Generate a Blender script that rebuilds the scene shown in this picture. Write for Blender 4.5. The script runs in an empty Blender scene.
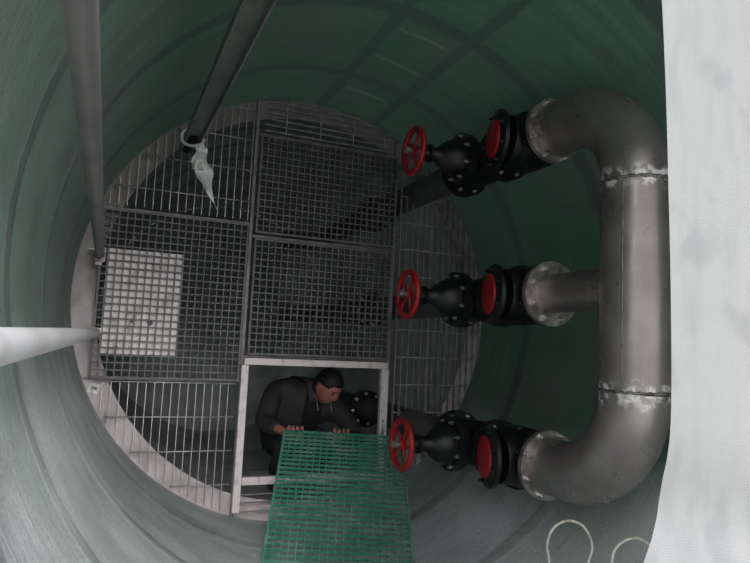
import bpy, bmesh, math, random
from mathutils import Vector, Matrix, Euler
random.seed(7)
PI = math.pi
C = bpy.context.scene.collection
V = Vector

# ------------------------------------------------------------------ camera, world, exposure
cam_d = bpy.data.cameras.new('camera'); cam = bpy.data.objects.new('camera', cam_d); C.objects.link(cam)
r = (0.92280303, 0.08155633, 0.37654101); a = (-0.38244545, 0.0757392, 0.92086864); d = (-0.04658375, 0.99378677, -0.10108321)
cx_ = V((r[0], a[0], -d[0])); cu_ = V((-r[1], -a[1], d[1])); cb_ = V((-r[2], -a[2], d[2]))
M = Matrix((cx_, cu_, cb_)).transposed().to_4x4()
cam.matrix_world = M
cam_d.sensor_width = 36; cam_d.lens = 614 / 750 * 36; cam_d.clip_start = 0.02
bpy.context.scene.camera = cam

sc = bpy.context.scene
sc.view_settings.view_transform = 'Standard'; sc.view_settings.look = 'None'
sc.view_settings.gamma = 1; sc.view_settings.use_curve_mapping = False
sc.view_settings.exposure = 0.2

SKY_TOP, SKY_LOW, GROUND = 2.6, 1.5, 0.30
w = bpy.data.worlds.new('overcast_sky'); sc.world = w; w.use_nodes = True
nt = w.node_tree; nt.nodes.clear()
tc = nt.nodes.new('ShaderNodeTexCoord'); sx = nt.nodes.new('ShaderNodeSeparateXYZ')
cr = nt.nodes.new('ShaderNodeValToRGB'); mr = nt.nodes.new('ShaderNodeMapRange')
mr.inputs[1].default_value = -1; mr.inputs[2].default_value = 1
nt.links.new(tc.outputs['Generated'], sx.inputs[0]); nt.links.new(sx.outputs[2], mr.inputs[0]); nt.links.new(mr.outputs[0], cr.inputs[0])
e = cr.color_ramp.elements
e[0].position = 0.0; e[0].color = (GROUND, GROUND * .97, GROUND * .92, 1)
e[1].position = 1.0; e[1].color = (SKY_TOP, SKY_TOP * 1.03, SKY_TOP * 1.1, 1)
q = e.new(0.49); q.color = (GROUND, GROUND * .97, GROUND * .92, 1)
q = e.new(0.53); q.color = (SKY_LOW, SKY_LOW * 1.02, SKY_LOW * 1.06, 1)
bg = nt.nodes.new('ShaderNodeBackground'); out = nt.nodes.new('ShaderNodeOutputWorld')
nt.links.new(cr.outputs[0], bg.inputs[0]); nt.links.new(bg.outputs[0], out.inputs[0])
bg.inputs[1].default_value = 1.0
sun_d = bpy.data.lights.new('hazy_sun', 'SUN'); sun = bpy.data.objects.new('hazy_sun', sun_d); C.objects.link(sun)
sun_d.energy = 4.2; sun_d.angle = math.radians(45); sun_d.color = (1, .98, .96)
sun.rotation_euler = V((-.06, 1, -.42)).to_track_quat('-Z', 'Y').to_euler()

# ------------------------------------------------------------------ material helpers
class NT:
    def __init__(s, name):
        s.m = bpy.data.materials.new(name); s.m.use_nodes = True; s.t = s.m.node_tree
        s.t.nodes.clear()
        s.out = s.n('ShaderNodeOutputMaterial'); s.b = s.n('ShaderNodeBsdfPrincipled')
        s.l(s.b.outputs[0], s.out.inputs[0])
        s.tc = s.n('ShaderNodeTexCoord')
    def n(s, t): return s.t.nodes.new(t)
    def l(s, x, y): s.t.links.new(x, y)
    def put(s, sock, v):
        if isinstance(v, bpy.types.NodeSocket): s.l(v, sock)
        else: sock.default_value = v
    def math(s, op, x, y=0.0, z=None, clamp=False):
        n = s.n('ShaderNodeMath'); n.operation = op; n.use_clamp = clamp
        s.put(n.inputs[0], x); s.put(n.inputs[1], y)
        if z is not None: s.put(n.inputs[2], z)
        return n.outputs[0]
    def noise(s, scale, detail=4, vec=None, rough=.55, mul=None):
        vec = vec or s.tc.outputs['Object']
        if mul:
            mp = s.n('ShaderNodeMapping'); mp.inputs['Scale'].default_value = mul; s.l(vec, mp.inputs[0]); vec = mp.outputs[0]
        n = s.n('ShaderNodeTexNoise'); n.inputs['Scale'].default_value = scale; n.inputs['Detail'].default_value = detail
        n.inputs['Roughness'].default_value = rough; s.l(vec, n.inputs['Vector']); return n.outputs['Fac']
    def rng(s, x, a0, a1, b0=0.0, b1=1.0, smooth=True):
        n = s.n('ShaderNodeMapRange'); n.interpolation_type = 'SMOOTHSTEP' if smooth else 'LINEAR'
        s.put(n.inputs[0], x); n.inputs[1].default_value = a0; n.inputs[2].default_value = a1
        n.inputs[3].default_value = b0; n.inputs[4].default_value = b1; return n.outputs[0]
    def mix(s, f, c1, c2):
        n = s.n('ShaderNodeMix'); n.data_type = 'RGBA'; s.put(n.inputs[0], f)
        for sock, c in ((n.inputs[6], c1), (n.inputs[7], c2)):
            s.put(sock, c if isinstance(c, bpy.types.NodeSocket) else (*c, 1))
        return n.outputs[2]
    def bump(s, h, strength=.3, dist=.01):
        n = s.n('ShaderNodeBump'); n.inputs['Strength'].default_value = strength; n.inputs['Distance'].default_value = dist
        s.l(h, n.inputs['Height']); s.l(n.outputs[0], s.b.inputs['Normal']); return n.outputs[0]

def simple(name, col, col2=None, rough=.6, metal=0.0, scale=14, bump=.15, spec=None, lo=.4, hi=.65):
    s = NT(name)
    n = s.noise(scale)
    s.put(s.b.inputs['Base Color'], s.mix(s.rng(n, lo, hi), col, col2 or tuple(c * .7 for c in col)))
    s.b.inputs['Roughness'].default_value = rough; s.b.inputs['Metallic'].default_value = metal
    if spec is not None: s.b.inputs['Specular IOR Level'].default_value = spec
    if bump: s.bump(s.noise(scale * 4), bump, .003)
    return s.m

CX, CZ, R = 0.9386, 0.1975, 1.175     # tank axis
def shell_mat(name, inner=False):
    s = NT(name)
    sp = s.n('ShaderNodeSeparateXYZ'); s.l(s.tc.outputs['Object'], sp.inputs[0])
    X, Y, Z = sp.outputs
    ang = s.math('ARCTAN2', s.math('SUBTRACT', Z, CZ), s.math('SUBTRACT', X, CX))
    wob = s.math('MULTIPLY', s.math('SUBTRACT', s.noise(2.2, 3), .5), .10)
    rag = s.math('MULTIPLY', s.math('SUBTRACT', s.noise(25, 3), .5), .03)
    Yw = s.math('ADD', s.math('ADD', Y, wob), rag)
    bands = None
    rings = (.95, 1.5, 2.2, 2.87) if not inner else (3.75, 4.1, 4.5, 5.1, 5.7)
    for c_ in rings:
        b_ = s.rng(s.math('ABSOLUTE', s.math('SUBTRACT', Yw, c_)), .018, .055, 1, 0)
        bands = b_ if bands is None else s.math('MAXIMUM', bands, b_)
    for dg in (88.5, 72):
        A = s.math('SUBTRACT', ang, math.radians(dg))
        b_ = s.rng(s.math('ABSOLUTE', s.math('ADD', A, s.math('MULTIPLY', rag, 1.0))), .014, .032, .85, 0)
        bands = s.math('MAXIMUM', bands, b_)
    # fine circumferential winding streaks: stretched noise along the hoop
    cmb = s.n('ShaderNodeCombineXYZ'); s.put(cmb.inputs[0], s.math('MULTIPLY', ang, .9)); s.put(cmb.inputs[1], s.math('MULTIPLY', Y, 7))
    wind = s.noise(2.2, 5, cmb.outputs[0], .6)
    cmb2 = s.n('ShaderNodeCombineXYZ'); s.put(cmb2.inputs[0], s.math('MULTIPLY', ang, 2.5)); s.put(cmb2.inputs[1], s.math('MULTIPLY', Y, 26))
    wind2 = s.noise(2.0, 4, cmb2.outputs[0], .6)
    blot = s.noise(1.7, 4)
    G1 = (.055, .15, .092) if not inner else (.15, .22, .185)
    G2 = (.10, .185, .13) if not inner else (.30, .315, .30)
    green = s.mix(s.rng(wind, .35, .68), G1, G2)
    green = s.mix(s.rng(blot, .48, .66, 0, .7), green, (.125, .15, .125))
    green = s.mix(s.rng(wind2, .5, .72, 0, .35), green, (.09, .17, .125))
    green = s.mix(s.math('MULTIPLY', bands, .8), green, (.045, .055, .048))
    grime = s.math('MULTIPLY', s.rng(s.noise(5.5, 6, rough=.7), .52, .66), s.rng(s.noise(1.2, 2), .45, .6, .15, .75))
    green = s.mix(grime, green, (.085, .10, .085))
    if not inner:
        laps = None
        for c_ in (2.33, 2.62, 3.02):
            b_ = s.rng(s.math('ABSOLUTE', s.math('SUBTRACT', Yw, c_)), .006, .016, 1, 0)
            laps = b_ if laps is None else s.math('MAXIMUM', laps, b_)
        wedge = s.math('MULTIPLY', s.rng(ang, math.radians(73.5), math.radians(75)), s.rng(ang, math.radians(85.5), math.radians(87), 1, 0))
        green = s.mix(s.math('MULTIPLY', s.math('MULTIPLY', laps, wedge), .5), green, (.33, .35, .30))
    # settled dust on the lower side of the lying tank, and a film along the left side
    dn = s.math('ADD', s.math('ADD', Z, s.math('MULTIPLY', s.math('MAXIMUM', s.math('SUBTRACT', X, CX), 0.0), .5)), s.math('MULTIPLY', s.math('SUBTRACT', s.noise(1.9, 5), .5), .75))
    dust_lit = s.rng(dn, .28, -.42, 0.0, 1.0)
    lside = s.rng(s.math('ADD', X, s.math('MULTIPLY', s.math('SUBTRACT', wind, .5), .5)), .15, -.28, 0, .32)
    if inner: lside = s.rng(s.math('ADD', X, s.math('MULTIPLY', s.math('SUBTRACT', wind, .5), .5)), 1.45, 1.8, 0, 1)  # chamber: right side paled instead, painting in the light on that wall
    dust_lit = s.math('MAXIMUM', dust_lit, lside)
    dcol = s.mix(s.rng(s.noise(3.5, 6), .35, .7), (.66, .70, .70), (.44, .475, .48))
    dcol = s.mix(s.rng(wind2, .55, .75, 0, .5), dcol, (.20, .235, .235))
    dcol = s.mix(s.math('MULTIPLY', bands, s.rng(s.noise(2.6, 4), .42, .62, .05, .5)), dcol, (.12, .135, .135))
    scuff = s.math('MULTIPLY', s.rng(s.noise(3.2, 5, cmb2.outputs[0], .7), .60, .70), s.rng(s.noise(1.6, 2), .48, .6))
    dcol = s.mix(s.math('MULTIPLY', scuff, .75), dcol, (.13, .145, .15))
    dcol = s.mix(s.rng(s.noise(1.3, 3), .5, .62, 0, .5), dcol, (.36, .43, .39))
    col = s.mix(s.math('MULTIPLY', dust_lit, .95), green, dcol)
    if inner:   # pale lamination right behind the bulkhead, the lit wall's brightness put into its colour
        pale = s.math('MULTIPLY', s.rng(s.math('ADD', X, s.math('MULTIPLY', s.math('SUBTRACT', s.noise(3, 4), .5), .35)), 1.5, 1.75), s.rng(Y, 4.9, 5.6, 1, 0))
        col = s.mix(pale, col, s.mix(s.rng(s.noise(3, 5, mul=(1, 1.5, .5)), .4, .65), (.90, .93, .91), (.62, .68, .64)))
    grain = s.noise(140, 2)
    col = s.mix(s.rng(grain, .45, .7, 0, .3), col, (.09, .11, .10))
    s.put(s.b.inputs['Base Color'], col)
    s.b.inputs['Roughness'].default_value = .55; s.b.inputs['Specular IOR Level'].default_value = .3
    h = s.math('ADD', s.math('MULTIPLY', bands, .8), s.math('ADD', s.math('MULTIPLY', wind2, .6), s.math('MULTIPLY', s.noise(60, 3), .25)))
    nb = s.bump(h, .35, .012)
    tr = s.n('ShaderNodeBsdfTranslucent'); tr.inputs[0].default_value = (.35, .62, .5, 1) if not inner else (.62, .72, .68, 1)
    ms = s.n('ShaderNodeMixShader'); ms.inputs[0].default_value = TRANSLUCENT if not inner else .003
    s.l(s.b.outputs[0], ms.inputs[1]); s.l(tr.outputs[0], ms.inputs[2]); s.l(ms.outputs[0], s.out.inputs[0])
    return s.m
TRANSLUCENT = .008

# ------------------------------------------------------------------ geometry helpers
def obj(name, bm, mat, parent=None, smooth=None, loc=None):
    me = bpy.data.meshes.new(name); bmesh.ops.recalc_face_normals(bm, faces=bm.faces); bm.to_mesh(me); bm.free()
    me.materials.append(mat)
    if smooth is not None:
        for p in me.polygons: p.use_smooth = True
        if smooth < 3: me.set_sharp_from_angle(angle=smooth)
    o = bpy.data.objects.new(name, me); C.objects.link(o)
    if parent: o.parent = parent
    if loc is not None: o.location = loc
    return o
def thing(name, label, cat, loc=(0, 0, 0), group=None):
    o = bpy.data.objects.new(name, None); C.objects.link(o); o.location = loc; o.empty_display_size = .05
    o['label'] = label; o['category'] = cat
    if group: o['group'] = group
    return o
def tag(o, label, cat, group=None):
    o['label'] = label; o['category'] = cat
    if group: o['group'] = group
    return o
def struct(o): o['kind'] = 'structure'; return o

def box(bm, c, s, mat=None, bevel=0):
    m = Matrix.Translation(c) @ (mat or Matrix()) @ Matrix.Diagonal((*s, 1))
    g = bmesh.ops.create_cube(bm, size=1, matrix=m)
    if bevel:
        es = {e for v in g['verts'] for e in v.link_edges}
        bmesh.ops.bevel(bm, geom=list(es), offset=bevel, segments=2, affect='EDGES', profile=.6)
def frame_of(dirv):
    z = V(dirv).normalized(); up = V((0, 0, 1)) if abs(z.z) < .9 else V((1, 0, 0))
    x = up.cross(z).normalized(); y = z.cross(x)
    return x, y, z
def lathe(bm, origin, axis, prof, seg=32, cap=True):
    """prof: list of (distance along axis, radius)"""
    x, y, z = frame_of(axis); o = V(origin); rings = []
    for t, rr in prof:
        rings.append([bm.verts.new(o + z * t + (x * math.cos(2 * PI * k / seg) + y * math.sin(2 * PI * k / seg)) * rr) for k in range(seg)])
    for i in range(len(rings) - 1):
        for k in range(seg):
            bm.faces.new((rings[i][k], rings[i][(k + 1) % seg], rings[i + 1][(k + 1) % seg], rings[i + 1][k]))
    if cap:
        bm.faces.new(rings[0][::-1]); bm.faces.new(rings[-1])
def tube(bm, pts, rad, seg=12, cap=True, closed=False):
    pts = [V(p) for p in pts]; n = len(pts); rings = []
    t0 = (pts[1] - pts[0]).normalized(); x, y, _ = frame_of(t0)
    prev = t0
    for i in range(n):
        if closed: t = (pts[(i + 1) % n] - pts[i - 1]).normalized()
        else: t = (pts[min(i + 1, n - 1)] - pts[max(i - 1, 0)]).normalized()
        q = prev.rotation_difference(t); x = q @ x; y = q @ y; prev = t
        rr = rad(i / (n - 1)) if callable(rad) else rad
        rings.append([bm.verts.new(pts[i] + (x * math.cos(2 * PI * k / seg) + y * math.sin(2 * PI * k / seg)) * rr) for k in range(seg)])
    for i in range(n if closed else n - 1):
        A = rings[i]; B = rings[(i + 1) % n]
        for k in range(seg): bm.faces.new((A[k], A[(k + 1) % seg], B[(k + 1) % seg], B[k]))
    if cap and not closed:
        bm.faces.new(rings[0][::-1]); bm.faces.new(rings[-1])
def ringdisc(bm, origin, axis, r0, r1, th, seg=64):
    """flat washer with thickness"""
    x, y, z = frame_of(axis); o = V(origin); L = []
    for (t, rr) in ((0, r0), (0, r1), (th, r1), (th, r0)):
        L.append([bm.verts.new(o + z * t + (x * math.cos(2 * PI * k / seg) + y * math.sin(2 * PI * k / seg)) * rr) for k in range(seg)])
    for i in range(4):
        A, B = L[i], L[(i + 1) % 4]
        for k in range(seg): bm.faces.new((A[k], A[(k + 1) % seg], B[(k + 1) % seg], B[k]))
def catmull(P, n=8):
    P = [V(p) for p in P]; Q = [P[0]] + P + [P[-1]]; out = []
    for i in range(1, len(Q) - 2):
        for k in range(n):
            t = k / n; p0, p1, p2, p3 = Q[i - 1:i + 3]
            out.append(.5 * ((2 * p1) + (p2 - p0) * t + (2 * p0 - 5 * p1 + 4 * p2 - p3) * t * t + (3 * p1 - p0 - 3 * p2 + p3) * t ** 3))
    out.append(P[-1]); return out

# ------------------------------------------------------------------ materials
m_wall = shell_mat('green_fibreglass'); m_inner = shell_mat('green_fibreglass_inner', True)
def ledge_mat():
    s = NT('dusty_ledge'); n = s.noise(9, 6); f = s.noise(6, 4, mul=(6, 1, .6))
    c = s.mix(s.rng(n, .38, .68), (.60, .54, .55), (.43, .385, .39)); c = s.mix(s.rng(f, .55, .75, 0, .6), c, (.19, .18, .175))
    sp = s.n('ShaderNodeSeparateXYZ'); s.l(s.tc.outputs['Object'], sp.inputs[0])
    c = s.mix(s.rng(s.math('ADD', sp.outputs[2], s.math('MULTIPLY', n, .3)), .1, .7, 0, .7), c, (.17, .165, .15))
    s.put(s.b.inputs['Base Color'], c); s.b.inputs['Roughness'].default_value = .8; s.bump(s.noise(40), .3, .004); return s.m
m_ledge = ledge_mat()
m_galv = simple('galvanised_steel', (.42, .40, .41), (.27, .25, .255), rough=.5, metal=.45, scale=12)
m_bar = simple('galvanised_bar', (.52, .50, .50), (.34, .32, .32), rough=.42, metal=.4, scale=20)
m_frp = simple('grey_moulded_grating', (.19, .182, .184), (.13, .124, .127), rough=.65, metal=.1, scale=7)
m_beam = simple('steel_angle_dull', (.30, .28, .28), (.19, .17, .17), rough=.6, metal=.3, scale=10)
m_hatch = simple('pale_painted_steel', (.78, .71, .71), (.5, .43, .43), rough=.6, metal=.1, scale=18, lo=.5, hi=.75)
m_green = simple('green_moulded_grating', (.05, .24, .17), (.14, .30, .235), rough=.45, metal=0, scale=6, spec=.4)
m_cast = simple('black_cast_iron', (.012, .012, .014), (.006, .006, .007), rough=.38, scale=16, bump=.3, spec=.45)
m_red = simple('red_enamel', (.42, .012, .018), (.30, .01, .014), rough=.38, scale=12, spec=.5)
m_bolt = simple('zinc_bolt', (.7, .69, .68), (.5, .5, .5), rough=.28, metal=.9, scale=30, bump=0)
m_skinblack = simple('dark_riser_pipe', (.13, .13, .13), (.085, .085, .085), rough=.5, metal=.2, scale=8)
m_white = simple('white_strip_fabric', (.86, .87, .84), (.7, .71, .68), rough=.8, scale=30)
m_wire = simple("pale_cable", (.8, .78, .68), (.48, .46, .4), rough=.6, scale=30)
m_rail_gray = simple('dull_metal_rail', (.34, .31, .31), (.24, .22, .22), rough=.45, metal=.35, scale=5)
m_rail_dark = simple('dark_green_channel', (.24, .265, .24), (.16, .18, .165), rough=.5, metal=.1, scale=6)
m_label = simple('white_sticker', (.85, .85, .83), (.6, .6, .58), rough=.6, scale=60)

def steel_mat(name, welds):
    s = NT(name)
    sp = s.n('ShaderNodeSeparateXYZ'); s.l(s.tc.outputs['Object'], sp.inputs[0])
    n = s.noise(5, 6); c = s.mix(s.rng(n, .3, .7), (.42, .375, .365), (.30, .265, .26))
    spot = s.rng(s.noise(11, 5), .66, .74, 0, .5); c = s.mix(spot, c, (.10, .085, .085))
    ro = s.rng(s.noise(9, 4), .3, .7, .26, .42)
    tot = None
    for z in welds:
        dz = s.math('ABSOLUTE', s.math('SUBTRACT', sp.outputs[2], z))
        near = s.rng(s.math('ADD', dz, s.math('MULTIPLY', s.math('SUBTRACT', s.noise(16, 5), .5), .16)), .0, .05, 1, 0)
        tot = near if tot is None else s.math('MAXIMUM', tot, near)
    patch = s.math('MULTIPLY', tot, s.rng(s.noise(38, 3), .42, .58))
    c = s.mix(s.math('MULTIPLY', patch, .9), c, (.9, .88, .86))
    s.put(s.b.inputs['Base Color'], c); s.put(s.b.inputs['Roughness'], ro); s.put(s.b.inputs['Metallic'], s.math('SUBTRACT', .75, s.math('MULTIPLY', patch, .6)))
    s.bump(s.math('ADD', s.noise(55, 3, mul=(1, 1, .25)), s.math('MULTIPLY', patch, 1.5)), .12, .004)
    return s.m
m_steel = steel_mat('brushed_stainless_pipe', (1.052, .33))
m_flange = simple('stainless_flange', (.62, .57, .55), (.34, .28, .27), rough=.32, metal=.8, scale=22, bump=.3)
m_weld = simple('weld_bead', (.30, .27, .26), (.12, .10, .10), rough=.5, metal=.7, scale=60, bump=.6)

def sheet_mat():
    s = NT('white_woven_sheet')
    wv = s.n('ShaderNodeTexWave'); wv.inputs['Scale'].default_value = 130; wv.inputs['Distortion'].default_value = 1.5; wv.bands_direction = 'Z'
    s.l(s.tc.outputs['Object'], wv.inputs[0])
    wx = s.n('ShaderNodeTexWave'); wx.inputs['Scale'].default_value = 130; wx.inputs['Distortion'].default_value = 1.5; wx.bands_direction = 'X'
    s.l(s.tc.outputs['Object'], wx.inputs[0])
    weave = s.math('ADD', wv.outputs['Fac'], wx.outputs['Fac'])
    st = s.noise(9, 6, mul=(5, 1, 1)); sm = s.noise(14, 6); fine = s.noise(60, 3, mul=(4, 1, .8))
    c = s.mix(s.rng(st, .45, .75, 0, .55), (.385, .388, .39), (.28, .285, .288))
    c = s.mix(s.rng(sm, .55, .70, 0, .55), c, (.25, .255, .26)); c = s.mix(s.rng(fine, .5, .8, 0, .4), c, (.30, .305, .31))
    s.put(s.b.inputs['Base Color'], c); s.b.inputs['Roughness'].default_value = .75
    s.bump(s.math('ADD', s.math('MULTIPLY', weave, .12), s.math('MULTIPLY', s.noise(25, 4), .8)), .35, .004)
    tr = s.n('ShaderNodeBsdfTranslucent'); tr.inputs[0].default_value = (.72, .72, .72, 1)
    ms = s.n('ShaderNodeMixShader'); ms.inputs[0].default_value = .45
    s.l(s.b.outputs[0], ms.inputs[1]); s.l(tr.outputs[0], ms.inputs[2]); s.l(ms.outputs[0], s.out.inputs[0])
    return s.m
def board_mat():
    s = NT('pale_board'); v = s.n('ShaderNodeTexVoronoi'); v.inputs['Scale'].default_value = 22; s.l(s.tc.outputs['Object'], v.inputs[0])
    n = s.noise(14, 6); c = s.mix(s.rng(n, .45, .7, 0, .75), (.92, .88, .87), (.48, .42, .41))
    c = s.mix(s.rng(s.noise(7, 5), .6, .7, 0, .85), c, (.27, .22, .20))
    s.put(s.b.inputs['Base Color'], c); s.b.inputs['Roughness'].default_value = .7
    s.bump(s.math('ADD', v.outputs['Distance'], n), .5, .01); return s.m

# ------------------------------------------------------------------ structure: the lying fibreglass tank
Y0, YP, YE = .55, 3.35, 6.4
def cyl_surface(name, rr, y0, y1, mat, seg=128, ny=24):
    bm = bmesh.new(); L = []
    for j in range(ny + 1):
        y = y0 + (y1 - y0) * j / ny
        L.append([bm.verts.new((CX + rr * math.cos(2 * PI * k / seg), y, CZ + rr * math.sin(2 * PI * k / seg))) for k in range(seg)])
    for j in range(ny):
        for k in range(seg): bm.faces.new((L[j][k], L[j + 1][k], L[j + 1][(k + 1) % seg], L[j][(k + 1) % seg]))
    me = bpy.data.meshes.new(name); bm.to_mesh(me); bm.free(); me.materials.append(mat)
    for p in me.polygons: p.use_smooth = True
    o = bpy.data.objects.new(name, me); C.objects.link(o); return struct(o)
cyl_surface('wall_tank_shell', R, Y0, YP + .01, m_wall)
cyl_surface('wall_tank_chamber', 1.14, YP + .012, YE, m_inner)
bm = bmesh.new(); ringdisc(bm, (CX, Y0 - .03, CZ), (0, 1, 0), R - .002, R + .09, .03, 96); struct(obj('trim_1', bm, m_wall, smooth=.6))
bm = bmesh.new(); ringdisc(bm, (CX, YP, CZ), (0, 1, 0), 1.068, R + .01, .012, 128); struct(obj('trim_2', bm, m_ledge, smooth=.6))
bm = bmesh.new()        # dished end of the chamber
lathe(bm, (CX, YE, CZ), (0, 1, 0), [(0, 1.14), (.06, 1.1), (.16, .95), (.26, .65), (.31, .3), (.32, .01), (.32, .0)], 96, cap=False)
bmesh.ops.remove_doubles(bm, verts=bm.verts, dist=1e-5)
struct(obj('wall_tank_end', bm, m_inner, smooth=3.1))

# white woven sheet hanging over the right of the mouth
edge = [(1.35, .60), (.9, .575), (.41, .520), (.175, .524), (-.02, .532), (-.10, .534), (-.15, .532), (-.172, .525), (-.21, .492), (-.30, .42), (-.5, .36), (-.8, .33), (-.98, .32)]
def edge_x(z):
    for (z1, x1), (z0, x0) in zip(edge, edge[1:]):
        if z0 <= z <= z1: return x0 + (x1 - x0) * (z - z0) / (z1 - z0)
    return edge[-1][1]
bm = bmesh.new(); NZ, NX = 120, 60; grid = []
for j in range(NZ + 1):
    z = 1.35 - 2.33 * j / NZ; row = []
    for i in range(NX + 1):
        t = i / NX; x0 = edge_x(z); x = x0 + (2.05 - x0) * t
        y = .49 + .012 * math.sin(9 * x + 2 * z) + .006 * math.sin(23 * x - 5 * z) + .012 * math.exp(-((z + .17 + .25 * (x - .6)) / .05) ** 2)
        y -= .05 * max(0, -z - .15) 
        row.append(bm.verts.new((x, y, z)))
    grid.append(row)
for j in range(NZ):
    for i in range(NX): bm.faces.new((grid[j][i], grid[j + 1][i], grid[j + 1][i + 1], grid[j][i + 1]))
o = obj('woven_sheet', bm, sheet_mat(), smooth=3.1)
tag(o, 'white woven plastic sheet hanging over the right side of the tank mouth', 'sheet')

# ------------------------------------------------------------------ gratings in the bulkhead plane
YG = 3.3
def moulded(bm, nx, nz, w_, h_, th, bar):
    """open mesh grid in local X (0..w) and Z (0..-h), thickness along +Y"""
    for i in range(nx + 1):
        x = w_ * i / nx; b = bar * (1.9 if i in (0, nx) else 1)
        box(bm, (x, th / 2, -h_ / 2), (b, th, h_ + bar))
    for j in range(nz + 1):
        z = -h_ * j / nz; b = bar * (1.9 if j in (0, nz) else 1)
        box(bm, (w_ / 2, th / 2 + .0007, z), (w_ + bar, th - .0014, b))
panels = [(-.118, .606, .592, -.222, 'grey moulded grating panel at left, in front of the pale board'),
          (.637, 1.112, 1.452, .575, 'grey moulded grating panel highest of the three, above the middle one'),
          (.637, .535, 1.440, -.082, 'grey moulded grating panel directly above the open hatch')]
for x0, z1, x1, z0, lab in panels:
    bm = bmesh.new(); w_, h_ = x1 - x0, z1 - z0
    moulded(bm, round(w_ / .0362), round(h_ / .0362), w_, h_, .026, .0054)
    o = obj('grating_panel', bm, m_frp, loc=(x0, YG - .015, z1)); tag(o, lab, 'grating', 'grey moulded grating panels')

def clip(v, lo=True, rr=1.155):
    """half chord of the platform disc at offset v from its axis"""
    return math.sqrt(max(0, rr * rr - v * v))
PXR, ZRS, RC = 1.62, (.926, .238, -.448), .088
def pieces(a_, b_, at, along_z):
    """split a bar so that it stops clear of the riser pipes"""
    out = [(a_, b_)]
    for z in ZRS:
        off_ = at - (PXR if along_z else z)
        if abs(off_) >= RC: continue
        h = math.sqrt(RC * RC - off_ * off_); c = z if along_z else PXR; nx_ = []
        for p, q_ in out:
            if q_ <= c - h or p >= c + h: nx_.append((p, q_)); continue
            if p < c - h: nx_.append((p, c - h))
            if q_ > c + h: nx_.append((c + h, q_))
        out = nx_
    return [(p, q_) for p, q_ in out if q_ - p > .012]
def coarse(label, x0, x1, z0, z1, vertical, ps, pc, off=.02):
    t = thing('bar_grating', label, 'grating', (CX, YG, CZ), 'galvanised bar gratings')
    bars = bmesh.new()
    def rod(p, q_):
        bm = bmesh.new(); tube(bm, [p, q_], .0038, 6); obj('cross_rod', bm, m_bar, t, smooth=3.1)
    if vertical:
        x = x0
        while x <= x1 + 1e-6:
            h = clip(x - CX); a_, b_ = max(z0, CZ - h), min(z1, CZ + h)
            if b_ - a_ > .03:
                for p, q_ in pieces(a_, b_, x, True): box(bars, (x - CX, .011, (p + q_) / 2 - CZ), (.0032, .022, q_ - p))
            x += ps
        z = z0 + off
        while z < z1:
            h = clip(z - CZ); a_, b_ = max(x0, CX - h), min(x1, CX + h)
            if b_ - a_ > .03:
                for p, q_ in pieces(a_, b_, z, False): rod((p - CX, 0, z - CZ), (q_ - CX, 0, z - CZ))
            z += pc
    else:
        z = z0
        while z <= z1 + 1e-6:
            h = clip(z - CZ); a_, b_ = max(x0, CX - h), min(x1, CX + h)
            if b_ - a_ > .03: box(bars, ((a_ + b_) / 2 - CX, .011, z - CZ), (b_ - a_, .022, .0032))
            z += ps
        x = x0 + off
        while x < x1:
            h = clip(x - CX); a_, b_ = max(z0, CZ - h), min(z1, CZ + h)
            if b_ - a_ > .03: rod((x - CX, 0, a_ - CZ), (x - CX, 0, b_ - CZ))
            x += pc
    obj('bearing_bars', bars, m_bar, t)
    return t
coarse('galvanised bar grating filling the lower left arc below the panel with the pale board', -.10, .585, -.96, -.24, True, .0405, .172, .03)
coarse('galvanised bar grating in the upper left arc, behind the hanging white strip', -.10, .60, .635, 1.34, True, .0405, .172, .1)
coarse('galvanised bar grating at the top arc with horizontal bars', .65, 1.44, 1.15, 1.36, False, .034, .2, .12)
coarse('galvanised bar grating filling the right arc behind the valves', 1.50, 2.095, -.84, 1.22, True, .0405, .16, .13)
coarse('galvanised bar grating below the hatch with horizontal bars', .65, 1.40, -.95, -.80, False, .045, .3, .3)

# support frame behind the gratings (one welded frame)
t = thing('support_frame', 'dull steel angle frame carrying the gratings across the tank', 'frame', (CX, YG + .03, CZ))
def beam(name, x0, x1, z0, z1, mat=m_beam, th=.02):
    bm = bmesh.new(); box(bm, ((x0 + x1) / 2 - CX, .005, (z0 + z1) / 2 - CZ), (x1 - x0, th, z1 - z0), bevel=.002); obj(name, bm, mat, t)
beam('upright', .606, .624, -.93, 1.33); beam('upright', 1.456, 1.478, -.82, 1.24); beam('upright', 1.716, 1.734, -.66, 1.06)
beam('crossbar', -.16, .605, .612, .628); beam('crossbar', -.15, .605, -.236, -.228); beam('crossbar', .626, 1.455, .548, .564)
beam('crossbar', .626, 1.455, 1.122, 1.138); beam('crossbar', .626, 1.455, -.102, -.090)

# hatch frame
t = thing('hatch_frame', 'pale painted steel frame around the open square hatch', 'frame', (1.03, YG - .02, -.45))
def hb(name, x0, x1, z0, z1):
    bm = bmesh.new(); box(bm, ((x0 + x1) / 2 - 1.03, .012, (z0 + z1) / 2 + .45), (x1 - x0, .034, z1 - z0), bevel=.003); return obj(name, bm, m_hatch, t)
hb('top_rail', .618, 1.446, -.140, -.104); hb('side_rail', .606, .644, -.90, -.142); rr_ = hb('side_rail', 1.408, 1.452, -.80, -.142)
hb('bottom_rail', .646, 1.406, -.762, -.722)
bm = bmesh.new(); tube(bm, [(.395, -.012, .02), (.395, -.022, .0), (.395, -.022, -.04), (.395, -.012, -.06)], .006, 8); obj('latch', bm, m_bolt, t, smooth=3.1)

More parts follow.
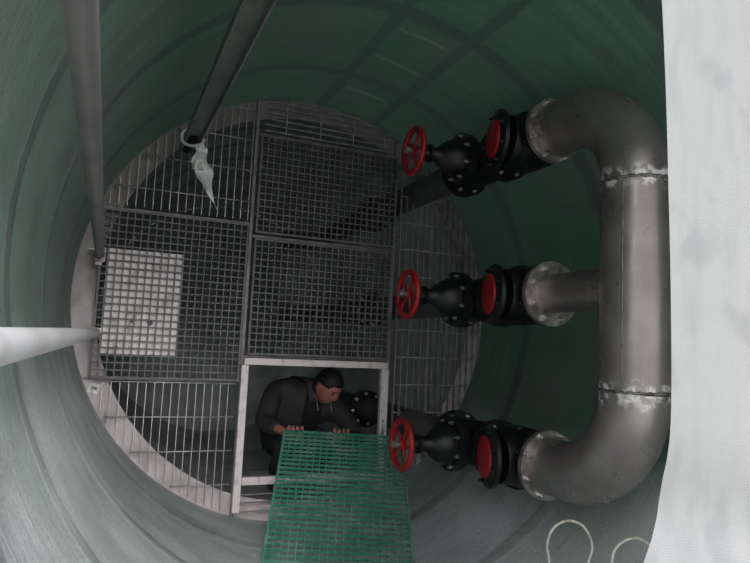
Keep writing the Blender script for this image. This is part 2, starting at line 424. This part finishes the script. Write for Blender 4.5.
# pale board fixed to the back of the left panel
bm = bmesh.new(); box(bm, (0, 0, 0), (.365, .012, .525), bevel=.004)
o = obj('pale_board', bm, board_mat(), loc=(.092, YG + .024, .153)); tag(o, 'pale dented board behind the left grating panel', 'board')
for dx, dz, rad in ((.045, -.10, .014), (-.045, -.10, .007), (-.03, .09, .005)):
    bm = bmesh.new(); lathe(bm, (dx, -.007, dz), (0, 1, 0), [(0, rad), (.002, rad)], 16); obj('hole', bm, m_cast, o)
for nm, x, z, sx_, sz_, lab in (('clip_plate', -.105, .005, .042, .022, 'bright metal clip plate at the tip of the white rail'),
                              ('clip_plate', -.125, .335, .03, .026, 'small bright clip under the end of the upper left rail')):
    bm = bmesh.new(); box(bm, (0, 0, 0), (sx_, .006, sz_), bevel=.001); lathe(bm, (0.004, -.009, 0), (0, 1, 0), [(0, .006), (.006, .006)], 6)
    o = obj(nm, bm, m_hatch, loc=(x, YG - .0185, z)); tag(o, lab, 'clip', 'rail clips')
bm = bmesh.new(); box(bm, (0, 0, 0), (.05, .002, .05), Matrix.Rotation(.3, 4, 'Y'))
o = obj('sticker', bm, m_label, loc=(-.095, YP - .0015, -.28)); tag(o, 'small white sticker on the dusty ledge below the left panel', 'sticker')
bm = bmesh.new(); box(bm, (0, -.0013, 0), (.028, .001, .014), Matrix.Rotation(.3, 4, 'Y')); obj('print_mark', bm, m_frp, o)

# ------------------------------------------------------------------ rails along the tank
t = thing('guide_rail', 'dull metal round rail running down the upper left wall', 'rail', (-.12, 3.27, .373))
bm = bmesh.new(); lathe(bm, (0, 0, 0), V((.048, -2.65, .008)), [(0, .0215), (2.65, .0205)], 32); obj('pipe', bm, m_rail_gray, t, smooth=1)
bm = bmesh.new(); box(bm, (0, .0, 0), (.05, .006, .075), bevel=.002); box(bm, (-.03, -.01, .02), (.05, .03, .012), bevel=.002); obj('end_bracket', bm, m_rail_gray, t)
t = thing('guide_rail', 'white round rail low on the left wall, pointing to the clip plate', 'rail', (-.103, 3.27, -.010))
def wr():
    s = NT('white_plastic_pipe'); n = s.noise(6, 5)
    s.put(s.b.inputs['Base Color'], s.mix(s.rng(n, .4, .7), (.80, .79, .80), (.64, .62, .63))); s.b.inputs['Roughness'].default_value = .4
    return s.m
bm = bmesh.new(); lathe(bm, (0, -.20, 0), V((-.026, -2.35, -.014)), [(0, .022), (.004, .0225), (2.5, .0225)], 32); obj('pipe', bm, wr(), t, smooth=1)
bm = bmesh.new(); lathe(bm, (0, 0, 0), V((-.026, -2.35, -.014)), [(0, .016), (.2, .016), (.2, .0245), (.26, .0245)], 24); obj('end_socket', bm, m_skinblack, t, smooth=.6)
t = thing('guide_rail', 'dark green channel rail under the crown of the tank with a strip tied on', 'rail', (.247, 3.27, .968))
A_ = V((0, 0, 0)); B_ = V((.02, -2.75, -.125)); xx, yy, zz = frame_of(B_)
Mx = Matrix((xx, yy, zz)).transposed().to_4x4(); L_ = B_.length
bm = bmesh.new(); box(bm, B_ / 2, (.078, .006, L_), Mx, 0)
obj('web', bm, m_rail_dark, t)
for sgn in (-1, 1):
    bm = bmesh.new(); c_ = B_ / 2 + xx * sgn * .036 - yy * .017; box(bm, c_, (.006, .034, L_), Mx); obj('side_lip', bm, m_rail_dark if sgn < 0 else m_rail_gray, t)
bm = bmesh.new(); lathe(bm, (0, .02, .0), (-.02, 1, .02), [(-.3, .022), (.004, .022)], 16); obj('inner_tube', bm, m_cast, t, smooth=1)

# white strip tied round the channel
YC = 3.02
def rail_pt(y): 
    k = (3.27 - y) / 2.75; return V((.247, 3.27, .968)) + B_ * k
c_ = rail_pt(YC)
t = thing('tied_strip', 'white cloth strip knotted round the dark rail and hanging down', 'strip', c_)
bm = bmesh.new(); loop = []
for k in range(24):
    an = 2 * PI * k / 24; loop.append(V((.052 * math.cos(an) , .012 * math.sin(an * 2) + .02 * math.sin(an), .046 * math.sin(an) - .006)))
tube(bm, loop, .0075, 8, closed=True); obj('loop', bm, m_white, t, smooth=3.1)
def ribbon(bm, pts, wid, th, ax=V((1, 0, 0))):
    P = catmull(pts, 8); n = len(P); L = []
    for i, p in enumerate(P):
        ww = wid(i / (n - 1)); tw = Matrix.Rotation(.9 * math.sin(i * .25), 3, 'Z') @ ax
        nn = V((0, 1, 0)); fold = .007 * math.sin(i * .6)
        L.append([bm.verts.new(p - tw * ww + nn * th), bm.verts.new(p + nn * (th + fold)), bm.verts.new(p + tw * ww + nn * th), bm.verts.new(p + tw * ww - nn * th), bm.verts.new(p + nn * (fold - th)), bm.verts.new(p - tw * ww - nn * th)])
    for i in range(n - 1):
        for k in range(6): bm.faces.new((L[i][k], L[i][(k + 1) % 6], L[i + 1][(k + 1) % 6], L[i + 1][k]))
    bm.faces.new(L[0][::-1]); bm.faces.new(L[-1])
bm = bmesh.new(); bmesh.ops.create_icosphere(bm, subdivisions=3, radius=.018, matrix=Matrix.Translation((.04, -.02, -.05)) @ Matrix.Diagonal((1, .9, 1.1, 1)))
for v in bm.verts: v.co += v.co.normalized() * .003 * math.sin(v.co.x * 500 + v.co.z * 400)
obj('knot', bm, m_white, t, smooth=3.1)
bm = bmesh.new(); ribbon(bm, [(.04, -.02, -.055), (.05, -.025, -.12), (.070, -.02, -.20), (.100, -.02, -.28), (.135, -.02, -.345)], lambda s_: .030 + .014 * math.sin(min(1, s_ * 1.5) * PI) - .036 * max(0, s_ - .5) / .5, .004)
obj('tail', bm, m_white, t, smooth=1.2)
bm = bmesh.new(); ribbon(bm, [(.035, -.03, -.06), (.028, -.035, -.10), (.024, -.035, -.14), (.03, -.03, -.165)], lambda s_: .022 + .008 * s_, .004)
obj('tail', bm, m_white, t, smooth=1.2)

# ------------------------------------------------------------------ pipework
PX = 1.62; YF = 2.06; ZS = [.926, .238, -.448]; HY = 1.60; HR = .116
POS = ['upper', 'middle', 'lower']
def bolts_on(parent, centre, axis, n, rad, h=.014, size=.013, mat=m_bolt, phase=.5, both=None):
    x, y, z = frame_of(axis)
    for k in range(n):
        an = 2 * PI * (k + phase) / n; p = V(centre) + (x * math.cos(an) + y * math.sin(an)) * rad
        bm = bmesh.new(); lathe(bm, (0, 0, 0), z, [(0, size), (h, size), (h, size * .55), (h + .012, size * .5)], 6)
        if both: lathe(bm, -z * both, -z, [(0, size), (h, size)], 6)
        obj('bolt', bm, mat, parent, loc=p)

hd = thing('header_pipe', 'large stainless steel manifold pipe with two elbows, standing before the tank wall', 'pipe', (PX, HY, ZS[2]))
def H(p): return V(p) - V((PX, HY, ZS[2]))
RB = .33
def elbow(sign, zc):
    """from flange along -Y then bending vertically; sign=-1 bends down"""
    pts = [H((PX, YF - .022, zc)), H((PX, HY + RB, zc))]
    for k in range(1, 13):
        an = PI / 2 * k / 12
        pts.append(H((PX, HY + RB - RB * math.sin(an), zc + sign * RB * (1 - math.cos(an)))))
    bm = bmesh.new(); rad = lambda s_: .108 + (HR - .108) * min(1, s_ / .3)
    # even spacing
    tube(bm, pts, rad, 40); return obj('elbow', bm, m_steel, hd, smooth=1.0)
elbow(-1, ZS[0]); elbow(1, ZS[2])
bm = bmesh.new(); lathe(bm, H((PX, HY, ZS[2] + RB)), (0, 0, 1), [(0, HR), (ZS[0] - ZS[2] - 2 * RB, HR)], 48); obj('pipe', bm, m_steel, hd, smooth=1)
bm = bmesh.new(); lathe(bm, H((PX, HY + HR * .72, ZS[1])), (0, 1, 0), [(0, .079), (YF - .022 - HY - HR * .72, .079)], 40); obj('branch_pipe', bm, m_steel, hd, smooth=1)
for z in (ZS[0] - RB, ZS[2] + RB):
    bm = bmesh.new(); P = [H((PX + (HR + .0015) * math.cos(2 * PI * k / 48), HY + (HR + .0015) * math.sin(2 * PI * k / 48), z + .002 * math.sin(k * 3.1))) for k in range(48)]
    tube(bm, P, .0055, 6, closed=True); obj('weld', bm, m_weld, hd, smooth=3.1)
bm = bmesh.new(); P = [H((PX + .081 * math.cos(2 * PI * k / 40), HY + math.sqrt(HR * HR - (.079 * math.cos(2 * PI * k / 40)) ** 2) + .002, ZS[1] + .081 * math.sin(2 * PI * k / 40))) for k in range(40)]
tube(bm, P, .005, 6, closed=True); obj('weld', bm, m_weld, hd, smooth=3.1)
for z in ZS:
    wide = z != ZS[1]
    bm = bmesh.new(); ringdisc(bm, (0, 0, 0), (0, 1, 0), .104 if wide else .078, .136 if wide else .134, .022, 48)
    fl = obj('flange', bm, m_flange, hd, smooth=.6, loc=H((PX, YF - .022, z)))
    bolts_on(fl, (0, 0, 0), (0, -1, 0), 8, .122 if wide else .110, size=.0105 if wide else .0125)

bm = bmesh.new(); tube(bm, [H((PX - .91 * (HR + .0005), HY - .41 * (HR + .0005), ZS[2] + RB)), H((PX - .91 * (HR + .0005), HY - .41 * (HR + .0005), ZS[0] - RB))], .0022, 6); obj('seam', bm, m_weld, hd)
def check_valve(z, lab):
    t = thing('check_valve', lab, 'valve', (PX, YF, z), 'black check valves with red covers')
    bm = bmesh.new()
    lathe(bm, (0, 0, 0), (0, 1, 0), [(0, .132), (.024, .132), (.024, .088), (.06, .095), (.12, .125), (.21, .128), (.28, .1), (.316, .088), (.316, .132), (.34, .132)], 40)
    lathe(bm, (-.02, .172, 0), (-1, .08, 0), [(0, .118), (.085, .112), (.095, .108)], 36)
    box(bm, (.02, .165, .0), (.16, .15, .21), bevel=.03)
    for s_ in (-1, 1): box(bm, (-.03, .165, s_ * .105), (.05, .08, .05), bevel=.012)
    obj('body', bm, m_cast, t, smooth=.6)
    TX = V((-.966, .26, 0)); bm = bmesh.new(); lathe(bm, V((-.145, .183, 0)) - TX * .01, TX, [(0, .122), (.004, .130), (.02, .130), (.024, .124), (.028, .1), (.032, .09)], 40); cv = obj('cover', bm, m_cast, t, smooth=.6)
    bolts_on(cv, V((-.145, .183, 0)) + TX * .012, TX, 8, .112, h=.01, size=.0095, mat=m_cast)
    bm = bmesh.new(); lathe(bm, V((-.145, .183, 0)) + TX * .021, TX, [(0, .086), (.009, .086), (.013, .078)], 40); obj('cover_disc', bm, m_red, t, smooth=.6)
    bolts_on(t, (0, .024, 0), (0, 1, 0), 8, .112, size=.011); bolts_on(t, (0, .316, 0), (0, -1, 0), 8, .112, size=.011)
def gate_valve(z, lab, tilt):
    t = thing('gate_valve', lab, 'valve', (PX, YF + .341, z), 'black gate valves with red handwheels')
    t.rotation_euler = (0, tilt, 0)
    bm = bmesh.new()
    lathe(bm, (0, 0, 0), (0, 1, 0), [(0, .132), (.022, .132), (.022, .088), (.06, .092), (.1, .106), (.26, .106), (.31, .092), (.348, .088), (.348, .132), (.37, .132)], 40)
    lathe(bm, (-.0, .180, 0), (-1, 0, 0), [(0, .1), (.11, .092), (.112, .125), (.135, .125)], 36)
    obj('body', bm, m_cast, t, smooth=.6)
    bm = bmesh.new(); lathe(bm, (-.136, .180, 0), (-1, 0, 0), [(0, .125), (.022, .125), (.023, .095), (.05, .092), (.09, .075), (.12, .052), (.14, .035), (.17, .032), (.172, .044), (.185, .044), (.186, .028), (.215, .026)], 40)
    bn = obj('bonnet', bm, m_cast, t, smooth=.7)
    bolts_on(bn, (-.158, .180, 0), (-1, 0, 0), 8, .108, h=.010, size=.010)
    bm = bmesh.new(); lathe(bm, (-.34, .180, 0), (-1, 0, 0), [(0, .011), (.085, .011), (.087, .016), (.1, .016)], 16); obj('stem', bm, m_bolt, t, smooth=.7)
    bm = bmesh.new(); Rw = .106
    tube(bm, [(-.397, .180 + Rw * math.cos(2 * PI * k / 40), Rw * math.sin(2 * PI * k / 40)) for k in range(40)], .0135, 10, closed=True)
    wh = obj('handwheel', bm, m_red, t, smooth=3.1)
    bm = bmesh.new(); lathe(bm, (-.38, .180, 0), (-1, 0, 0), [(0, .024), (.022, .024), (.027, .018)], 20)
    obj('hub', bm, m_red, wh, smooth=.7)
    for k in range(5):
        an = 2 * PI * k / 5 + .4; P = []
        for i in range(7):
            s_ = i / 6; aa = an + .35 * math.sin(s_ * PI); P.append((-.393 + .004 * math.sin(s_ * PI), .180 + (.015 + .088 * s_) * math.cos(aa), (.015 + .088 * s_) * math.sin(aa)))
        bm = bmesh.new(); tube(bm, P, .0068, 8); obj('spoke', bm, m_red, wh, smooth=3.1)
    bolts_on(t, (0, .022, 0), (0, 1, 0), 8, .112, size=.011); bolts_on(t, (0, .348, 0), (0, -1, 0), 8, .112, size=.011)
def riser(z, lab):
    y0 = YF + .341 + .371
    t = thing('riser_pipe', lab, 'pipe', (PX, y0, z), 'dark riser pipes behind the valves')
    bm = bmesh.new(); pts = [(0, .0, 0), (0, 1.3, 0), (0, 2.55, 0)]
    for k in range(1, 9): an = PI / 2 * k / 8; pts.append((0 - .2 * (1 - math.cos(an)), 2.55 + .2 * math.sin(an), 0))
    pts.append((-.3, 2.75, 0)); tube(bm, pts, .077, 32); obj('pipe', bm, m_skinblack, t, smooth=1)
    bm = bmesh.new(); ringdisc(bm, (0, 0, 0), (0, 1, 0), .076, .132, .022, 40); f1 = obj('flange', bm, m_cast, t, smooth=.6)
    bolts_on(f1, (0, .022, 0), (0, 1, 0), 8, .112, size=.011)
    for yy_ in (1.23, 1.254):
        bm = bmesh.new(); ringdisc(bm, (0, 0, 0), (0, 1, 0), .076, .126, .022, 40); f1 = obj('flange', bm, m_cast, t, smooth=.6, loc=(0, yy_, 0))
        if yy_ < 1.25: bolts_on(f1, (0, 0, 0), (0, -1, 0), 8, .105, size=.013, phase=.15)
for i, z in enumerate(ZS):
    check_valve(z, ['black check valve with a red cover disc, highest, joined to the top elbow',
                    'black check valve with a red cover disc at the middle branch pipe',
                    'black check valve with a red cover disc, lowest, joined to the bottom elbow'][i])
    gate_valve(z, ['black gate valve with the highest red handwheel, at the top right of the gratings',
                   'black gate valve with a red handwheel, middle of the three',
                   'black gate valve with the lowest red handwheel, beside the green grating'][i], (0, 0, 0)[i])
    riser(z, ['dark riser pipe running back from the highest gate valve', 'dark riser pipe running back from the middle gate valve',
              'dark riser pipe with a bolted flange joint seen through the open hatch'][i])

# ------------------------------------------------------------------ green grating being passed through the hatch
TL = V((.8589, 3.275, -.4808)); u = V((.5974, -.2038, -.0134)); v = V((-.2852, -.8019, -.5250))
ul, vl = u.length, 0.825; un = u.normalized(); vn = (v - un * v.dot(un)).normalized(); nn = un.cross(vn).normalized()
bm = bmesh.new(); moulded(bm, 19, 27, ul, vl, .014, .0058)
Mg = Matrix((un, nn, -vn)).transposed().to_4x4(); Mg.translation = TL
o = obj('green_grating', bm, m_green); o.matrix_world = Mg
tag(o, 'green moulded grating panel leaning out of the hatch, held by the person', 'grating')

# ------------------------------------------------------------------ pale cable loops on the tank floor
def wire(label, pts):
    bm = bmesh.new(); tube(bm, catmull(pts, 6), .0045, 8); o = obj('cable_loop', bm, m_wire, smooth=3.1); tag(o, label, 'cable', 'pale cable loops')
wire('pale cable standing in a full loop on the tank floor under the bottom elbow',
     [(1.34, 1.58, -.896), (1.39, 1.70, -.882), (1.408, 1.75, -.80), (1.395, 1.75, -.695), (1.386, 1.75, -.646), (1.405, 1.75, -.598), (1.447, 1.75, -.575), (1.494, 1.75, -.575), (1.542, 1.75, -.598), (1.573, 1.75, -.644), (1.578, 1.75, -.678), (1.561, 1.75, -.72), (1.549, 1.75, -.78), (1.56, 1.70, -.79), (1.56, 1.58, -.79)])
wire('pale cable standing in a loop on the tank floor beside the woven sheet',
     [(1.50, 1.42, -.825), (1.52, 1.55, -.815), (1.522, 1.6, -.75), (1.525, 1.6, -.657), (1.541, 1.6, -.621), (1.583, 1.6, -.599), (1.626, 1.6, -.596), (1.661, 1.6, -.608), (1.692, 1.6, -.632), (1.692, 1.58, -.665), (1.68, 1.55, -.69), (1.66, 1.40, -.725)])

# ------------------------------------------------------------------ person
m_skin = simple('skin', (.42, .175, .14), (.34, .13, .105), rough=.55, scale=12, bump=.05)
m_hair = simple('black_hair', (.016, .014, .014), (.008, .007, .007), rough=.6, scale=50, bump=.5)
m_jacket = simple('dark_grey_jacket', (.044, .040, .045), (.028, .026, .030), rough=.85, scale=9, bump=.4)
m_shirt = simple('black_pullover', (.012, .011, .014), rough=.9, scale=20)
m_trouser = simple('navy_trousers', (.03, .032, .042), rough=.9, scale=10, bump=.3)
m_shoe = simple('black_shoes', (.02, .02, .02), rough=.5)
m_cuff = simple('grey_work_glove', (.30, .27, .24), (.22, .2, .18), rough=.85, scale=25)

PO = V((1.10, 3.95, -.93))
def skinned(name, chains, mat, parent, sub=2, extra=None, smooth=3.1):
    """chains: list of lists of (point, radius); points shared when identical, first point is the root"""
    verts, rads, idx, edges = [], [], {}, []
    for ch in chains:
        prev = None
        for p, rr in ch:
            key = tuple(round(c, 4) for c in p)
            if key not in idx: idx[key] = len(verts); verts.append(V(p)); rads.append(rr)
            k = idx[key]
            if prev is not None and prev != k: edges.append((prev, k))
            prev = k
    me = bpy.data.meshes.new('tmp'); me.from_pydata([tuple(v_ - PO) for v_ in verts], edges, []); o_ = bpy.data.objects.new('tmp', me); C.objects.link(o_)
    md = o_.modifiers.new('s', 'SKIN'); md.use_smooth_shade = True
    for i, sv in enumerate(me.skin_vertices[0].data):
        rr = rads[i]; sv.radius = rr if isinstance(rr, tuple) else (rr, rr); sv.use_root = (i == 0)
    ms = o_.modifiers.new('u', 'SUBSURF'); ms.levels = sub; ms.render_levels = sub
    dg = bpy.context.evaluated_depsgraph_get(); ev = o_.evaluated_get(dg); m2 = bpy.data.meshes.new_from_object(ev)
    bm = bmesh.new(); bm.from_mesh(m2)
    bpy.data.objects.remove(o_)
    if extra: extra(bm)
    return obj(name, bm, mat, parent, smooth=smooth)

pe = thing('person', 'person in a dark grey jacket bending in the hatch, holding a green grating', 'person', PO)
pelvis = (1.06, 4.02, -.60); waist = (1.07, 3.96, -.50); chest = (1.09, 3.83, -.38); neckb = (1.125, 3.745, -.315); neck = (1.155, 3.70, -.295)
headc = V((1.205, 3.635, -.275))
shR_ = (.905, 3.79, -.335); elR = (.815, 3.63, -.49); wrR = (.868, 3.43, -.500)
shL_ = (1.325, 3.74, -.42); elL = (1.385, 3.55, -.585); wrL = (1.205, 3.365, -.535)
hipR = (.97, 4.02, -.62); knR = (.96, 3.64, -.62); anR = (.97, 3.93, -.895); toR = (.96, 3.76, -.905)
hipL = (1.17, 4.02, -.62); knL = (1.27, 3.68, -.63); anL = (1.20, 3.93, -.875); toL = (1.22, 3.76, -.87)
# a point on the top edge of the green grating, and the hands that grip it
def gp(s_): return TL + un * s_
def hand(w_, s_):
    g = gp(s_); back = nn if nn.y > 0 else -nn
    palm = g - vn * .012 + back * .045
    ch = [[(w_, .026), (tuple(palm), (.024, .017))]]
    for k, (dx, ln) in enumerate(((-.034, .9), (-.012, 1.0), (.011, .95), (.033, .75))):
        k1 = palm + un * dx + V((0, -.02, .012)); k2 = g + un * dx * 1.05 - vn * .024 - back * .005; k3 = g + un * dx * 1.05 - back * .028 + vn * .006 * ln; k4 = k3 + vn * .022 * ln + back * .004
        ch.append([(tuple(palm), (.024, .017)), (tuple(k1), .0105), (tuple(k2), .0092), (tuple(k3), .0086), (tuple(k4), .0078)])
    side = 1 if s_ < .2 else -1
    t1 = palm + un * .035 * side + V((0, 0, -.014)); t2 = t1 + un * .016 * side + vn * .022 - back * .0; 
    ch.append([(tuple(palm), (.024, .017)), (tuple(t1), .0115), (tuple(t2), .0095)])
    return ch
def head_extra(bm):
    f = V((.42, -.72, -.52)).normalized(); upv = V((.28, -.45, .85)); upv = (upv - f * upv.dot(f)).normalized(); sd = upv.cross(f)
    g = bmesh.ops.create_uvsphere(bm, u_segments=32, v_segments=24, radius=1)
    for v_ in g['verts']:
        x, y, z = v_.co      # x side, y face(+), z up
        jaw = 1 - .28 * max(0, -z) - .10 * max(0, -z) ** 2
        X, Y, Z = x * .074 * jaw, y * .092 * (1 - .12 * max(0, -z)), z * .112
        if y > 0:
            nose = math.exp(-(x / .14) ** 2) * math.exp(-((z + .18) / .2) ** 2); Y += .022 * nose
            brow = math.exp(-((z - .16) / .09) ** 2) * math.exp(-(x / .55) ** 2); Y += .005 * brow
            for ex in (-.38, .38): Y -= .009 * math.exp(-((x - ex) / .17) ** 2 - ((z - .02) / .10) ** 2)
            Y += .006 * math.exp(-(x / .3) ** 2 - ((z + .52) / .05) ** 2) - .003 * math.exp(-(x / .3) ** 2 - ((z + .58) / .02) ** 2) + .006 * math.exp(-(x / .35) ** 2 - ((z + .85) / .15) ** 2)
        v_.co = headc - PO + sd * X + f * Y + upv * Z
    for s_ in (-1, 1):
        g = bmesh.ops.create_uvsphere(bm, u_segments=12, v_segments=10, radius=1)
        for v_ in g['verts']:
            x, y, z = v_.co; v_.co = headc - PO + sd * (s_ * .075 + x * .009 + s_ * .004 * z) + f * (-.002 + y * .018) + upv * (-.008 + z * .031)
F_ = V((.42, -.72, -.52)).normalized(); U_ = V((.28, -.45, .85)); U_ = (U_ - F_ * U_.dot(F_)).normalized(); S_ = U_.cross(F_)
body = skinned('body', [[(pelvis, .11), (waist, .105), (chest, .10), (neckb, .048), (neck, .046), (tuple(headc - F_ * .02 - U_ * .03), .052)],
    [(chest, .10), (shR_, .048), (elR, .038), (wrR, .026)], [(chest, .10), (shL_, .048), (elL, .038), (wrL, .026)],
    [(pelvis, .11), (hipR, .075), (knR, .055), (anR, .036), (toR, .032)], [(pelvis, .11), (hipL, .075), (knL, .055), (anL, .036), (toL, .032)]] + hand(wrR, .055) + hand(wrL, .30),
    m_skin, pe, extra=head_extra)
# hair: cap over the skull
bm = bmesh.new(); g = bmesh.ops.create_uvsphere(bm, u_segments=36, v_segments=28, radius=1)
kill = []
for v_ in bm.verts:
    x, y, z = v_.co
    hairline = -.45 + .95 * max(0, y) ** .8 if y > 0 else -.45
    if abs(x) > .8 and -.2 < y < .35 and z < .15: hairline = max(hairline, .15)
    if z < hairline: kill.append(v_); continue
    k = 1.0 + .02 * math.sin(x * 30 + z * 20) + .02 * random.random()
    v_.co = headc - PO + S_ * x * .081 * k + F_ * (y * .099 * k - .001) + U_ * (z * .122 * k)
bmesh.ops.delete(bm, geom=kill, context='VERTS')
ho = obj('hair', bm, m_hair, pe, smooth=3.1); sm_ = ho.modifiers.new('t', 'SOLIDIFY'); sm_.thickness = .01; sm_.offset = -1
# eyes and brows
for s_ in (-1, 1):
    bm = bmesh.new(); bmesh.ops.create_uvsphere(bm, u_segments=12, v_segments=8, radius=.0085, matrix=Matrix.Translation(headc - PO + S_ * s_ * .028 + F_ * .078 + U_ * .002)); obj('eye', bm, m_hair, pe, smooth=3.1)
    bm = bmesh.new(); tube(bm, [headc - PO + S_ * s_ * (.012 + .034 * i / 5) + F_ * (.0945 - .013 * (i / 5) ** 2) + U_ * (.021 + .004 * math.sin(i / 5 * PI)) for i in range(6)], .003, 6); obj('eyebrow', bm, m_hair, pe, smooth=3.1)
def lerp(p, q_, t_): return tuple(V(p).lerp(V(q_), t_))
skinned('jacket', [[(tuple(V(pelvis) + V((0, 0, .01))), .148), (waist, .140), (chest, .150), (tuple(V(neckb) + V((-.01, .035, .0))), .108), (lerp(neckb, neck, .95), .072), (tuple(V(neck) + (V(neck) - V(neckb)) * .45), .066)],
    [(chest, .150), (shR_, .078), (lerp(shR_, elR, .5), .062), (elR, .058), (lerp(elR, wrR, .5), .05), (lerp(elR, wrR, .93), .038)],
    [(chest, .150), (shL_, .078), (lerp(shL_, elL, .5), .062), (elL, .058), (lerp(elL, wrL, .5), .05), (lerp(elL, wrL, .93), .038)]], m_jacket, pe)
skinned('pullover', [[(tuple(V(waist) + V((.06, -.10, -.06))), .075), (tuple(V(chest) + V((.05, -.10, -.05))), .085), (tuple(V(neckb) + V((.01, -.03, -.025))), .062), (lerp(neckb, neck, .9), .056)]], m_shirt, pe)
skinned('trousers', [[(pelvis, .125), (hipR, .092), (lerp(hipR, knR, .5), .082), (knR, .068), (lerp(knR, anR, .85), .048)], [(pelvis, .125), (hipL, .092), (lerp(hipL, knL, .5), .082), (knL, .068), (lerp(knL, anL, .85), .048)]], m_trouser, pe)
for an_, to_ in ((anR, toR), (anL, toL)):
    skinned('shoe', [[(tuple(V(an_) + V((0, .03, -.005))), .036), (an_, .044), (lerp(an_, to_, .6), .038), (to_, .034)]], m_shoe, pe)
# jacket zip edges / drawstrings
for dx in (-.03, .055):
    bm = bmesh.new(); b_ = V(neckb) - PO; tube(bm, catmull([b_ + V((dx * .8 + .03, -.075, .0)), b_ + V((dx + .04, -.13, -.05)), b_ + V((dx + .045, -.15, -.10))], 6), .0028, 6); obj('drawstring', bm, m_cuff, pe, smooth=3.1)
